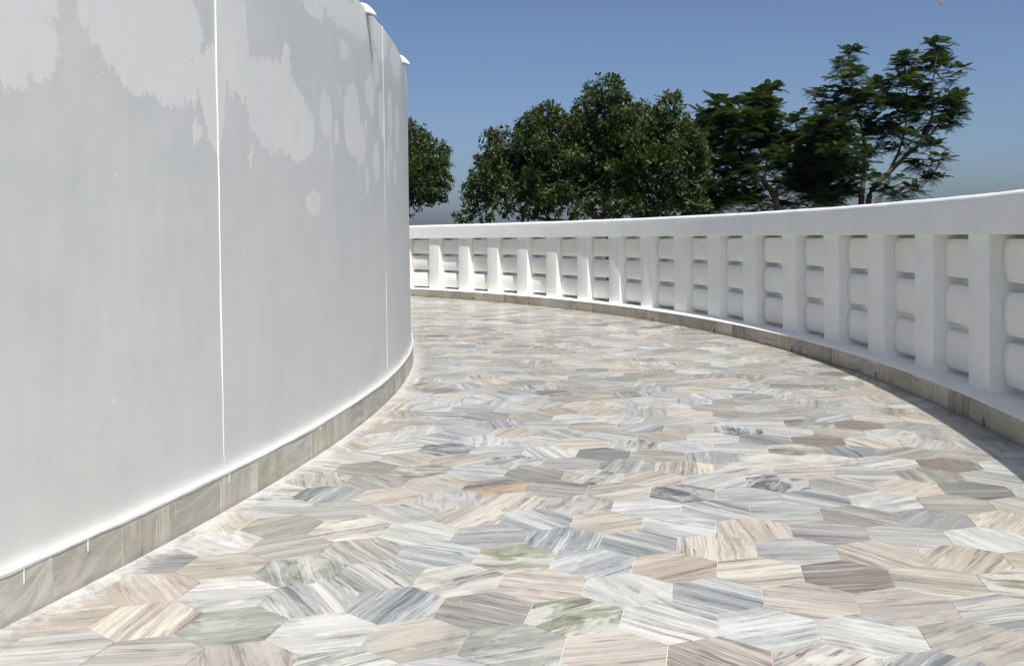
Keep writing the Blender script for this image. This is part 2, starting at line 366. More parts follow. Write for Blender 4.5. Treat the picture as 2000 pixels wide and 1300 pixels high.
def warm(c, k):
    g = 0.3 * c[0] + 0.5 * c[1] + 0.2 * c[2]; f = 0.80      # softened hue, faint warm cast
    return ((g + (c[0] - g) * f) * k * 1.015, (g + (c[1] - g) * f) * k, (g + (c[2] - g) * f) * k * 0.945)

def stone(kind, ang=None):
    A, B, Cc, bl = PAL[kind]
    q = random.choice((0, 0, 0, .25, .45, .6)) if ang is None else 0                 # some slabs are cut from quieter stone
    B = tuple(b + (a - b) * q for a, b in zip(A, B)); Cc = tuple(c + (a * .9 - c) * q for a, c in zip(A, Cc))
    k = random.uniform(0.70, 1.0) if ang is None else random.uniform(.90, 1.0)
    return (jit(warm(A, .88), k, .008), jit(warm(B, .74), k, .008), jit(warm(Cc, .52), k, .008), (-math.radians(ang if ang is not None else random.uniform(0, 180)), min(1, max(0, bl + random.uniform(-.08, .12))), random.random()))

def set_stone(me, st, n0=None):
    """write the stone's colours on every vertex (st: one stone or a list, one per vertex)"""
    n = len(me.vertices)
    for idx, nm in enumerate(('colA', 'colB', 'colC', 'prm')):
        at_ = me.attributes.new(nm, 'FLOAT_VECTOR', 'POINT')
        arr = np.tile(np.array(st[idx], dtype=np.float32), (n, 1)) if not isinstance(st, list) else np.array([s[idx] for s in st], dtype=np.float32)
        at_.data.foreach_set('vector', arr.ravel())

_vj = {}
def hex_corner(i, j, n):
    """corner n of cell i, j with a small shift that the neighbouring cells share"""
    c = hex_center(i, j); a = HEX_PHI + math.radians(30 + 60 * n)
    p = c + HEX_S * Vector((math.cos(a), math.sin(a))); key = (round(p.x * 200), round(p.y * 200))
    for dx in (-1, 0, 1):
        for dy in (-1, 0, 1):
            q = _vj.get((key[0] + dx, key[1] + dy))
            if q and (q[0] - p).length < 0.004: return q[0] + q[1]
    sh = Vector((random.gauss(0, .0016), random.gauss(0, .0016))); _vj[key] = (p, sh); return p + sh

def hex_piece(i, j):
    c = hex_center(i, j); out, inn = [], []
    for n in range(6):
        p = hex_corner(i, j, n); d = (c - p).normalized()
        out.append(p + d * 0.0011); inn.append(p + d * 0.0020)
    z = random.gauss(0, 0.00018); tx, ty = random.gauss(0, .0011), random.gauss(0, .0011)
    tilt = lambda p: z + (p.x - c.x) * tx + (p.y - c.y) * ty
    V = [Vector((p.x - c.x, p.y - c.y, tilt(p))) for p in inn] + [Vector((p.x - c.x, p.y - c.y, tilt(p) - 0.0006)) for p in out] + [Vector((p.x - c.x, p.y - c.y, -0.012)) for p in out]
    Fc = [(0, 1, 2, 3, 4, 5)]
    for n in range(6):
        q = (n + 1) % 6; Fc.append((n, n + 6, q + 6, q)); Fc.append((n + 6, n + 12, q + 12, q + 6))
    return c, V, Fc

def build_floor():
    o_arc = [polar(CO, 15.72, t) for t in np.linspace(-62, 72, 90)]
    i_arc = [polar(CI, 14.70, t) for t in np.linspace(72, -62, 90)]
    ring = o_arc + i_arc; n = len(ring)
    V = [(p.x, p.y, -0.0022) for p in ring] + [(p.x, p.y, -3.6) for p in ring]
    Fc = []
    for k in range(89):
        Fc.append((k, k + 1, n - 2 - k, n - 1 - k))
    for k in range(n): Fc.append((k, k + n, (k + 1) % n + n, (k + 1) % n))
    me = mesh('terrace_floor', V, Fc, M_GROUT)
    me.materials.append(M_PLINTH)
    for p in me.polygons[89:]: p.material_index = 1
    fl = obj('terrace_floor', me); fl['kind'] = 'structure'
    chosen = {}
    for (x, y, kd, a) in SPOTS: chosen.setdefault(hex_index(ground_hit(x, y)), (kd, a))
    cells = []
    for i in range(-70, 70):
        for j in range(-50, 80):
            c = hex_center(i, j)
            if (c - CO).length < RO + 0.13 and (c - CI).length > RI - 0.13 and -5 < c.y < 17.2:
                cells.append((i, j, c))
    def size(cell):   # how large the stone shows
        c = cell[2]; 
        if c.y < 1.9 or abs(c.x) > 0.545 * c.y + 0.1: return 0
        return 1 / (c.y ** 3)
    cells.sort(key=size, reverse=True)
    rest_v, rest_f, rest_s = [], [], []
    for k, (i, j, c) in enumerate(cells):
        kd = chosen.get((i, j)); st = stone(*(kd if kd else (random.choice(COMMON),)))
        cc, V, Fc = hex_piece(i, j)
        if k < 298 and size((i, j, c)) > 0:
            me = mesh('marble_tile', V, Fc, M_FLOOR); set_stone(me, st)
            obj('marble_tile', me, fl, (cc.x, cc.y, 0))
        else:
            b = len(rest_v); rest_v += [(v.x + cc.x, v.y + cc.y, v.z) for v in V]; rest_f += [tuple(x + b for x in f) for f in Fc]; rest_s += [st] * len(V)
    me = mesh('marble_paving', rest_v, rest_f, M_FLOOR); set_stone(me, rest_s)
    o = obj('marble_paving', me, fl); o['kind'] = 'stuff'
build_floor()

# ------------------------------------------------------------------ skirting pieces
def skirt_piece(width, height, depth, hole=None):
    """flat stone, front at y=0 facing -y, with an arched weep hole when hole is given (x of its middle)"""
    w = width / 2 - 0.0008; b = 0.0012
    def outline(ins):
        L = [(-w + ins, 0.0)]
        if hole is not None:
            r = 0.0165; L.append((hole - r, 0.0)); 
            for q in range(9):
                a = math.pi - math.pi * q / 8; L.append((hole + r * math.cos(a), 0.028 + 0.020 * math.sin(a)))
            L.append((hole + r, 0.0))
        L += [(w - ins, 0.0), (w - ins, height - ins), (-w + ins, height - ins)]
        return L
    a, c = outline(b), outline(0); n = len(a)
    V = [(x, 0, z) for x, z in a] + [(x, b, z) for x, z in c] + [(x, depth, z) for x, z in c]
    Fc = [tuple(range(n))] + [tuple(range(3 * n - 1, 2 * n - 1, -1))]
    for k in range(n):
        q = (k + 1) % n; Fc.append((k, k + n, q + n, q)); Fc.append((k + n, k + 2 * n, q + 2 * n, q + n))
    return V, Fc

def set_skirt(parent, c, r, joints, height, depth, inward, mat, kinds, holes=()):
    for t1, t0 in zip(joints[:-1], joints[1:]):
        lo, hi = min(t0, t1), max(t0, t1); mid = (lo + hi) / 2; width = math.radians(hi - lo) * r
        hole = None
        for h in holes:
            if lo <= h < hi:
                off = math.radians(h - mid) * r; off = -off if inward else off
                lim = width / 2 - 0.024; hole = max(-lim, min(lim, off))
        rr = r * math.cos(math.radians(hi - lo) / 2) if not inward else r
        V, Fc = skirt_piece(width, height + random.uniform(-.002, .002), depth, hole)
        me = mesh('skirting_tile', V, Fc, mat)
        st = stone(random.choice(kinds), random.choice((0, 90, 0, 90, 20, 160)) + random.uniform(-12, 12)); g_ = random.uniform(.92, 1.22)
        set_stone(me, tuple(tuple(v * g_ for v in c_) for c_ in st[:3]) + (st[3],))
        p = polar(c, rr + random.uniform(-.0008, .0008), mid, 0.0005)
        # front faces the walkway: towards the centre for the kerb, away from it for the drum
        obj('skirting_tile', me, parent, p, math.radians(mid) + (-math.pi / 2 if inward else math.pi / 2))

PAL.update({
 'kerb_tan': ((0.56,0.505,0.41),(0.53,0.47,0.375),(0.45,0.39,0.305),0.3), 'kerb_grey': ((0.55,0.515,0.445),(0.51,0.47,0.40),(0.43,0.39,0.33),0.2),
 'kerb_line': ((0.60,0.55,0.45),(0.53,0.475,0.385),(0.43,0.37,0.29),0.0), 'kerb_pink': ((0.53,0.44,0.365),(0.49,0.395,0.325),(0.41,0.32,0.255),0.2),
 'kerb_dark': ((0.44,0.395,0.32),(0.40,0.355,0.285),(0.33,0.285,0.225),0.25),
 'wall_grey': ((0.60,0.59,0.55),(0.57,0.56,0.52),(0.52,0.51,0.49),0.4), 'wall_beige': ((0.62,0.59,0.52),(0.59,0.555,0.485),(0.52,0.485,0.43),0.4),
 'wall_green': ((0.62,0.60,0.50),(0.58,0.56,0.45),(0.50,0.47,0.36),0.4), 'wall_line': ((0.63,0.61,0.57),(0.56,0.55,0.52),(0.48,0.475,0.465),0.1)})

# ------------------------------------------------------------------ drum wall
def build_wall():
    W = thing('drum_wall', 'curved white plaster wall with grey patches along the left of the walkway', 'wall', (CI.x + RW, CI.y, 0))
    T0, T1 = -62, 72
    prof = [(RW - 0.55, 0.0), (RW - 0.55, WALL_TOP)] + [(RW - 0.018 * (1 - math.sin(a)), WALL_TOP - 0.018 * (1 - math.cos(a))) for a in np.linspace(0, math.pi / 2, 6)] + [(RW, z) for z in np.linspace(2.0, 0.26, 11)]
    cove0 = len(prof)
    prof += [(RW + 0.0006, 0.205), (RW + 0.0018, 0.180), (RW + 0.0040, 0.165), (RW + 0.0078, 0.154), (RW + 0.0130, 0.1465), (RW + 0.0190, 0.1415), (RW + 0.0222, 0.1385), (RW + 0.0224, 0.1320), (RW + 0.004, 0.130), (RW + 0.002, 0.0)]
    w1 = wav(3); w2 = wav(9); w3 = wav(21); w4 = wav(33)
    def wob(t, j):
        if j < 2 or j >= cove0 + 8: return 0, 0
        z = prof[j][1]; r_ = 0.0030 * w1(t + z * 2) + 0.0010 * w2(t * 1.5 - z * 5)
        if j >= cove0:
            k = (j - cove0) / 7
            return r_ * (1 - k) + 0.0010 * w4(t * 1.1) * k * (1 - k) * 4, 0.0035 * w3(t * .9) * k + (0.0030 * w4(t * 1.3) if j == cove0 + 7 else 0)
        return r_, (0.004 * w2(t * .7) if 2 <= j <= 7 else 0)
    def put(o):
        o.parent = W; o.matrix_parent_inverse = Matrix.Translation((-(CI.x + RW), -CI.y, 0)); return o
    put(sweep('wall_face', CI, prof, T0, T1, 0.06, M_WALL, None, True, wob))
    # raised joint strips
    for t in (-21.1, -11.59, -2.1, 7.4, 16.9):
        R0 = RW; zz = np.linspace(0.17, WALL_TOP - 0.004, 40); V, Fc = [], []
        wj = wav(int(t * 7 + 300))
        sec = [(-0.0046, -0.004), (-0.0032, 0.0018), (-0.0012, 0.0032), (0.0012, 0.0032), (0.0032, 0.0018), (0.0046, -0.004)]
        for z in zz:
            o_ = 0.0022 * wj(z * 9)
            for (s, h) in sec: V.append(polar(CI, R0 + h * (1 if t < -5 else .55), t + math.degrees((s * (1 if t < -5 else .75) + o_) / R0), z))
        for a in range(len(zz) - 1):
            for b in range(len(sec) - 1): Fc.append((a * 6 + b, a * 6 + b + 1, a * 6 + b + 7, a * 6 + b + 6))
        put(obj('joint_strip', mesh('joint_strip', V, Fc, M_LIME, True)))
    # rain spouts on the wall top: a beak open below
    for t in (-10.1, -3.97, 2.16):
        V, Fc = [], []
        st = [(-0.03, 0.044, 0.062, 2.338), (0.0, 0.042, 0.058, 2.330), (0.022, 0.034, 0.044, 2.312), (0.042, 0.022, 0.026, 2.290), (0.056, 0.012, 0.012, 2.272)]
        nS = 9
        for (out, hw, hh, zt) in st:
            for q in range(nS):
                a = math.pi * q / (nS - 1); V.append(polar(CI, RW + out, t + math.degrees(hw * math.cos(a) / RW), zt - hh + hh * math.sin(a)))
        off = len(V)
        for (out, hw, hh, zt) in st:
            for q in range(nS):
                a = math.pi * q / (nS - 1); V.append(polar(CI, RW + out - 0.003, t + math.degrees((hw - .007) * math.cos(a) / RW), zt - hh + max(0, hh - .007) * math.sin(a)))
        S = len(st)
        for a in range(S - 1):
            for q in range(nS - 1):
                Fc.append((a * nS + q, a * nS + q + 1, (a + 1) * nS + q + 1, (a + 1) * nS + q))
                Fc.append((off + a * nS + q, off + (a + 1) * nS + q, off + (a + 1) * nS + q + 1, off + a * nS + q + 1))
        for a in range(S - 1):
            for q in (0, nS - 1): Fc.append((a * nS + q, off + a * nS + q, off + (a + 1) * nS + q, (a + 1) * nS + q))
        for q in range(nS - 1):
            e = (S - 1) * nS; Fc.append((e + q, e + q + 1, off + e + q + 1, off + e + q))
        put(obj('rain_spout', mesh('rain_spout', V, Fc, M_LIME, True)))
    # runs of lime over the skirting
    for (t, z0, z1, w) in ((-15.64, .118, .09, .003), (-14.68, .128, .100, .005), (-11.59, .128, .098, .005), (-8.05, .122, .112, .004)):
        V = []
        for z, ww in ((z0 + .012, w), (z1 + .006, w), (z1, w * 1.3), (z1 - .003, w * .5)):
            for s in (-1, 0, 1): V.append(polar(CI, RI + (0.0032 if s == 0 else 0.0004), t + math.degrees(s * ww / 2 / RI), z))
        Fc = [(a * 3 + b, a * 3 + b + 1, a * 3 + b + 4, a * 3 + b + 3) for a in range(3) for b in range(2)]
        put(obj('lime_run', mesh('lime_run', V, Fc, M_LIME, True)))
    J = [-15.23, -14.09, -12.98, -11.84, -10.72, -9.61, -8.5, -7.22, -6.15, -5.05, -3.84, -2.6, -1.38, -0.35, 0.66, 1.75, 2.85]
    J = [-15.23 - 1.12 * k for k in range(12, 0, -1)] + J + [2.85 + 1.1 * k for k in range(1, 14)]
    before = set(bpy.data.objects)
    set_skirt(None, CI, RI, J, 0.1345, 0.016, False, M_SKIRT_IN, ['wall_grey', 'wall_grey', 'wall_beige', 'wall_beige', 'wall_line', 'wall_green'])
    for o in set(bpy.data.objects) - before: put(o)
build_wall()

# ------------------------------------------------------------------ balustrade
def rounded_box(w, d, z0, z1, b):
    """box with rounded upright edges, x across (w), y depth 0..d"""
    pts = []
    for (cx, cy, a0) in ((w / 2 - b, d - b, 0), (-w / 2 + b, d - b, 90), (-w / 2 + b, b, 180), (w / 2 - b, b, 270)):
        for q in range(4):
            a = math.radians(a0 + 30 * q); pts.append((cx + b * math.cos(a), cy + b * math.sin(a)))
    n = len(pts); zs = [z0, z0 + .012, z0 + .05] + list(np.linspace(z0 + .05, z1, 7))[1:]
    V, Fc = [], []; fl = [0.010, 0.003, 0.0] + [0] * 6
    for z, e in zip(zs, fl):
        for (x, y) in pts:
            V.append((x + math.copysign(e, x), y + (-e if y < d / 2 else e), z))
    for a in range(len(zs) - 1):
        for q in range(n): Fc.append((a * n + q, a * n + (q + 1) % n, (a + 1) * n + (q + 1) % n, (a + 1) * n + q))
    return V, Fc

def build_balustrade():
    root = polar(CO, RO, 10)
    Bd = thing('balustrade', 'white curved balustrade with square posts and stacked rounded blocks along the right', 'balustrade', (root.x, root.y, 0))
    inv = Matrix.Translation((-root.x, -root.y, 0))
    def put(o): o.parent = Bd; o.matrix_parent_inverse = inv; return o
    T0, T1 = -58, 70
    # rail
    r0, r1, z0, z1, b = RP - 0.034, RP + 0.31, 0.979, 1.2, 0.030
    prof = [(r0 + .004, z0), (r0, z0 + .004)] + [(r0, z) for z in np.linspace(z0 + .03, z1 - b, 5)]
    prof += [(r0 + b - b * math.cos(a), z1 - b + b * math.sin(a)) for a in np.linspace(0, math.pi / 2, 7)][1:]
    prof += [((r0 + r1) / 2, z1 + .006)]
    prof += [(r1 - b + b * math.sin(a), z1 - b + b * math.cos(a)) for a in np.linspace(0, math.pi / 2, 7)]
    prof += [(r1, z0)]
    w1, w2 = wav(51), wav(52)
    put(sweep('rail', CO, prof, T0, T1, 0.12, M_WHITE, None, True, lambda t, j: (0.0022 * w1(t * .9 + j * .15), 0.0022 * w2(t * .7 + j * .1) if j > 1 else 0.001 * w2(t))))
    # kerb: painted ledge over a core, faced with stone
    kerb = put(sweep('kerb', CO, [(RO + 0.11, -0.003), (RO + 0.11, 0.119), (RO + 0.62, 0.119), (RO + 0.62, -0.003)], T0, T1, 0.5, M_CORE, None, False))
    w3 = wav(71)
    led = [(RO + 0.006, 0.1185), (RO - 0.0008, 0.1205), (RO - 0.0006, 0.1235), (RO + 0.004, 0.1262), (RO + 0.02, 0.1272), (RO + 0.10, 0.130), (RO + 0.64, 0.131), (RO + 0.64, 0.1185)]
    put(sweep('ledge', CO, led, T0, T1, 0.10, M_WHITE, None, True, lambda t, j: ((0.0016 * w3(t * 5) if j in (1, 2, 3) else 0), (-0.0028 * abs(w3(t * 4.1)) if j in (0, 1) else 0.0008 * w3(t * 2)))))
    J = [41.92,40.5,39.64,38.4,37.1,36.35,35.24,34.14,33.1,32.03,30.77,29.85,28.67,27.41,26.43,25.16,24.05,22.94,21.8,20.8,19.79,18.7,17.86,16.87,15.7,14.41,13.36,12.09,10.95,9.82,8.62,7.49,6.37,5.31,4.12,2.97,1.98,0.87,-0.17,-1.24,-2.26,-3.38,-4.5,-5.57,-6.58]
    J = [41.92 + 1.12 * k for k in range(12, 0, -1)] + J + [-6.58 - 1.08 * k for k in range(1, 28)]
    before = set(bpy.data.objects)
    set_skirt(None, CO, RO, J, 0.1195, 0.024, True, M_SKIRT_OUT, ['kerb_tan'] * 4 + ['kerb_grey'] * 3 + ['kerb_line'] * 3 + ['kerb_pink', 'kerb_dark'], [43.57, 37.34, 31.51, 25.1, 19.3, 13.64, 7.15, 1.06, -5.25, -11.3, 49.6, -17.4])
    kinv = Matrix.Translation((-root.x, -root.y, 0))
    for o in set(bpy.data.objects) - before: o.parent = kerb; o.matrix_parent_inverse = Matrix.Identity(4)
    # posts
    PW = 0.283; V, Fc = rounded_box(PW, 0.283, 0.122, 0.990, 0.007); pms = []
    for sd_ in range(4):
        g = wav(400 + sd_); pms.append(mesh('post', [(x + .0016 * g(z * 9 + (3 if x > 0 else 0)), y + .0012 * g(z * 7 + 20), z) for (x, y, z) in V], Fc, M_WHITE, True))
    for pm in pms: pm.set_sharp_from_angle(angle=math.radians(50))
    half = math.degrees(PW / 2 / RP)
    # infill block: bulging bar between two posts
    hh = 0.1175; sec = []
    for z in np.linspace(-1, 1, 13):                       # front: shallow bulge with tight rounded edges
        sec.append((0.072 + 0.018 * z * z + 0.030 * max(0, abs(z) - .86) / .14 * (abs(z) ** 6), hh * z))
    sec[0] = (0.104, -hh * 1.0); sec[-1] = (0.104, hh * 1.0)
    sec[1] = (0.0895, -hh * 0.955); sec[-2] = (0.0895, hh * 0.955)
    sec.insert(1, (0.0945, -hh * 0.988)); sec.insert(-1, (0.0945, hh * 0.988))
    sec += [(0.165, hh), (0.195, hh * .93), (0.21, hh * .5), (0.215, 0), (0.21, -hh * .5), (0.195, -hh * .93), (0.165, -hh)]
    NS = len(sec)
    def block(seed, back=0.0):
        rr = random.Random(seed); V, Fc = [], []; L = 0.285; xs = np.linspace(-L, L, 9)
        for x in xs:
            e = abs(x / L) ** 10 * 0.006; k = 1.0 + rr.uniform(-.003, .003)
            for (d, z) in sec: V.append((x, d + (back if d > .13 else 0) - e + 0.0008 * rr.uniform(-1, 1), z * k))
        for a in range(8):
            for q in range(NS): Fc.append((a * NS + q, a * NS + (q + 1) % NS, (a + 1) * NS + (q + 1) % NS, (a + 1) * NS + q))
        Fc.append(tuple(range(NS - 1, -1, -1))); Fc.append(tuple(8 * NS + q for q in range(NS)))
        return mesh('infill_block', V, Fc, M_BLOCK, True)
    blocks = [block(s, 0.05) for s in range(5)]; low_blocks = [block(s, 0.10) for s in range(5, 9)]  # unseen backs deepened to keep sun out and the gaps dark
    lefts = {0: 42.54, 1: 39.5, 2: 36.53, 3: 33.52, 4: 30.57, 5: 27.49, 6: 24.4, 7: 21.37, 8: 18.29, 9: 15.29, 10: 12.27, 11: 9.07, 12: 5.95, 13: 2.88, 14: -0.10, 15: -3.09}
    th = [(lefts[i] if i in lefts else TH0 + DTH * i - 0.05) - half for i in range(-5, 29)]
    for t in th:
        put(obj('post', random.choice(pms), None, polar(CO, RP, t), math.radians(t) - math.pi / 2))
    for a, b_ in zip(th[:-1], th[1:]):
        mid = (a + b_) / 2
        for zc in (0.280, 0.561, 0.836):
            o = put(obj('infill_block', random.choice(low_blocks if zc < .3 else blocks), None, polar(CO, RP, mid + random.uniform(-.03, .03), zc + random.uniform(-.003, .003)), math.radians(mid) - math.pi / 2))
            o.rotation_euler[1] = random.gauss(0, .004); o.rotation_euler[0] = random.gauss(0, .015)
build_balustrade()

# ------------------------------------------------------------------ trees
def tube(V, Fc, pts, r0, r1, n=7):
    b = len(V); up = Vector((0, 0, 1)); m_ = len(pts)
    for i, p in enumerate(pts):
        d = (pts[min(i + 1, m_ - 1)] - pts[max(i - 1, 0)]).normalized()
        s = d.cross(Vector((1, 0, 0)) if abs(d.z) > .9 else up).normalized(); t = d.cross(s)
        r = r0 + (r1 - r0) * i / (m_ - 1)
        for q in range(n):
            a = 2 * math.pi * q / n; V.append(p + s * (r * math.cos(a)) + t * (r * math.sin(a)))
    for i in range(m_ - 1):
        for q in range(n):
            Fc.append((b + i * n + q, b + i * n + (q + 1) % n, b + (i + 1) * n + (q + 1) % n, b + (i + 1) * n + q))

def curve_pts(P, sub=5, wig=0.0):
    out = []
    for i in range(len(P) - 1):
        p0 = P[max(i - 1, 0)]; p1 = P[i]; p2 = P[i + 1]; p3 = P[min(i + 2, len(P) - 1)]
        for s in range(sub):
            t = s / sub
            out.append(0.5 * ((2 * p1) + (p2 - p0) * t + (2 * p0 - 5 * p1 + 4 * p2 - p3) * t * t + (3 * p1 - p0 - 3 * p2 + p3) * t ** 3) + Vector([random.uniform(-wig, wig) for _ in range(3)]))
    out.append(P[-1]); return out

def unit(a): return a / np.linalg.norm(a, axis=-1, keepdims=True)

def leaves_ficus(cent, nrm, rng, size):
    """rosettes: several pointed leaves round each twig end"""
    k = 7; n = len(cent); c = np.repeat(cent, k, 0); ax = np.repeat(nrm, k, 0); N_ = n * k
    d = unit(ax * 0.55 + rng.normal(size=(N_, 3)) * 0.75 + np.array([0, 0, -0.12]))
    L = size * rng.uniform(0.7, 1.25, N_)[:, None]; w = L * rng.uniform(0.20, 0.27, N_)[:, None]
    up = unit(np.array([0, 0, 1.0]) + rng.normal(size=(N_, 3)) * 0.55 + ax * 0.3)
    s = unit(np.cross(d, up)); nn = np.cross(s, d)
    b = c + d * L * 0.15 + rng.normal(size=(N_, 3)) * size * 0.12
    tip = b + d * L - nn * L * 0.16; mid = b + d * L * 0.48
    l = mid + s * w + nn * L * 0.06; r = mid - s * w + nn * L * 0.06; mc = mid - nn * L * 0.02
    V = np.stack([b, l, tip, r, mc], 1).reshape(-1, 3); base = np.arange(N_)[:, None] * 5
    Ft = np.concatenate([base + np.array([[0, 4, 1]]), base + np.array([[1, 4, 2]]), base + np.array([[2, 4, 3]]), base + np.array([[3, 4, 0]])], 0)
    tw = np.repeat(rng.random(n), k); t0 = np.clip(0.5 * tw + 0.5 * rng.random(N_), 0, 1) ** 1.6; t1 = rng.random(N_)
    return V, Ft, np.repeat(np.stack([t0, t1, t0 * 0], 1), 5, 0)

def leaves_feather(cent, nrm, rng, size):
    """fronds: arching stalk with paired narrow leaflets, spread round each branch end"""
    VV, FF, TT = [], [], []; base = 0; pairs = 9
    for c, ax in zip(cent, nrm):
        kf = rng.integers(6, 10); a0 = rng.uniform(0, 6.28); tt = rng.random()
        for f in range(kf):
            a = a0 + 6.28 * f / kf + rng.uniform(-.35, .35); L = size * rng.uniform(.7, 1.2)
            h = np.array([math.cos(a), math.sin(a), rng.uniform(-0.35, 0.95)]) + ax * 0.45; h /= np.linalg.norm(h)
            s = np.cross(h, [0, 0, 1.0]); s /= np.linalg.norm(s) + 1e-9; u = np.cross(s, h)
            tb = np.clip(.6 * tt + .4 * rng.random(), 0, 1) ** 1.3; droop = rng.uniform(.15, .6)
            for q in range(pairs):
                x = (q + 1.2) / (pairs + .8); p = c + h * L * x - np.array([0, 0, 1.0]) * L * droop * x * x
                ll = L * .33 * math.sin(math.pi * (0.15 + 0.8 * x)) + .01; wd = L * .052
                for sg in (-1, 1):
                    dd = s * sg * .88 + h * .45 - np.array([0, 0, .26]); q1 = p + dd * ll; m1 = p + dd * ll * .5 + np.array([0, 0, .012])
                    e = h * wd
                    VV += [p - e * .5, p + e * .5, m1 + e * .8, q1, m1 - e * .8]
                    FF += [(base, base + 1, base + 2), (base, base + 2, base + 4), (base + 4, base + 2, base + 3)]
                    TT += [(tb, 0.0, 0)] * 5; base += 5
    return np.array(VV), np.array(FF), np.array(TT)

def crown_mesh(name, V, Fc, T, mat):
    me = bpy.data.meshes.new(name); me.vertices.add(len(V)); me.vertices.foreach_set('co', V.astype(np.float32).ravel())
    n = len(Fc); me.loops.add(n * 3); me.loops.foreach_set('vertex_index', Fc.astype(np.int32).ravel())
    me.polygons.add(n); me.polygons.foreach_set('loop_start', np.arange(0, n * 3, 3, dtype=np.int32))
    me.update(calc_edges=True); me.materials.append(mat)
    a = me.attributes.new('tint', 'FLOAT_VECTOR', 'POINT'); a.data.foreach_set('vector', T.astype(np.float32).ravel()); return me

def tree(label, seed, Y, base, limbs, blobs, kind, dens, size, leafmat, barkmat, trunk_r):
    rng = np.random.default_rng(seed); random.seed(seed)
    bp = at(base[0], base[1], Y); root = Vector((bp.x, Y, -3.3))
    Tr = thing('broadleaf_tree' if kind == 'ficus' else 'feathery_tree', label, 'tree', root, 'trees behind the balustrade')
    V, Fc = [], []
    trunk = curve_pts([root, Vector((bp.x + random.uniform(-.1, .1), Y, -1.2)), bp], 6, .01)
    tube(V, Fc, trunk, trunk_r * 1.35, trunk_r, 10)
    nodes = [bp]
    for (pts, ra, rb) in limbs:
        P = curve_pts([at(x, y, Y + dy) for (x, y, dy) in pts], 6, .012); tube(V, Fc, P, ra, rb, 8); nodes += P[2:]
    C_, Nn = [], []
    extra = []
    for bl in blobs:                                         # ragged tufts round the clumps
        if kind == 'ficus' and bl[2] > 24:
            for q in range(5):
                a = rng.uniform(-0.5, 3.64); f = rng.uniform(.18, .34)
                extra.append((bl[0] + math.cos(a) * bl[2] * 1.0, bl[1] - math.sin(a) * bl[3] * 1.0, bl[2] * f, bl[3] * f, .8))
    for bl in list(blobs) + extra:
        x, y, rx, ry = bl[:4]; dm = bl[4] if len(bl) > 4 else 1.0
        dy = rng.normal() * .55; c = np.array(at(x, y, Y + dy)); sc = Y / F_PX
        R3 = np.array([rx * sc, 0.5 * (rx + ry) * sc * 1.15 + .15, ry * sc])
        n = max(5, int(dens * dm * (rx * ry * sc * sc) * math.pi))
        d = unit(rng.normal(size=(n, 3))); rad = rng.random(n)[:, None] ** 0.42 * (1 + 0.28 * (rng.random(n)[:, None] < 0.16) * rng.random(n)[:, None] + 0.10 * np.sin(7 * d[:, :1] + 5 * d[:, 2:]))
        C_.append(c + d * R3 * rad); Nn.append(unit(d * .8 + np.array([0, 0, .45])))
        # twigs from the nearest limb into the clump
        cv = Vector(c); nd = min(nodes, key=lambda q: (q - cv).length)
        mid = (nd + cv) / 2 + Vector((random.uniform(-.08, .08), random.uniform(-.08, .08), -.06))
        br = curve_pts([nd, mid, cv], 5, .01); tube(V, Fc, br, .022 if kind == 'ficus' else .02, .008, 5)
        for i in rng.choice(n, min(n, 7 if kind == 'ficus' else n // 2 + 2), replace=False):
            e = Vector(C_[-1][i]); tube(V, Fc, curve_pts([br[-3], (br[-1] + e) / 2 + Vector((0, 0, .03)), e], 3, .006), .007, .003, 4)
    rt = Vector(root)
    me = mesh('trunk', [v - rt for v in V], Fc, barkmat, True); obj('trunk', me, Tr)
    cent = np.concatenate(C_); nn = np.concatenate(Nn)
    LV, LF, LT = (leaves_ficus if kind == 'ficus' else leaves_feather)(cent, nn, rng, size)
    cr = obj('crown', crown_mesh('crown', LV - np.array(rt), LF, LT, leafmat), Tr); cr['kind'] = 'stuff'
    return Tr

L_FIC = mat_leaf('leaf_glossy', (0.018, 0.038, 0.010, 1), (0.066, 0.105, 0.018, 1), 0.28, 0.50)
L_FEA = mat_leaf('leaf_feathery', (0.017, 0.036, 0.012, 1), (0.060, 0.098, 0.022, 1), 0.28, 0.55)
B_DARK = mat_plain('bark_dark', (0.10, 0.085, 0.07), 0.9, 0.3, 8, .6); B_PALE = mat_plain('bark_pale', (0.19, 0.15, 0.12), 0.9, 0.3, 8, .6)

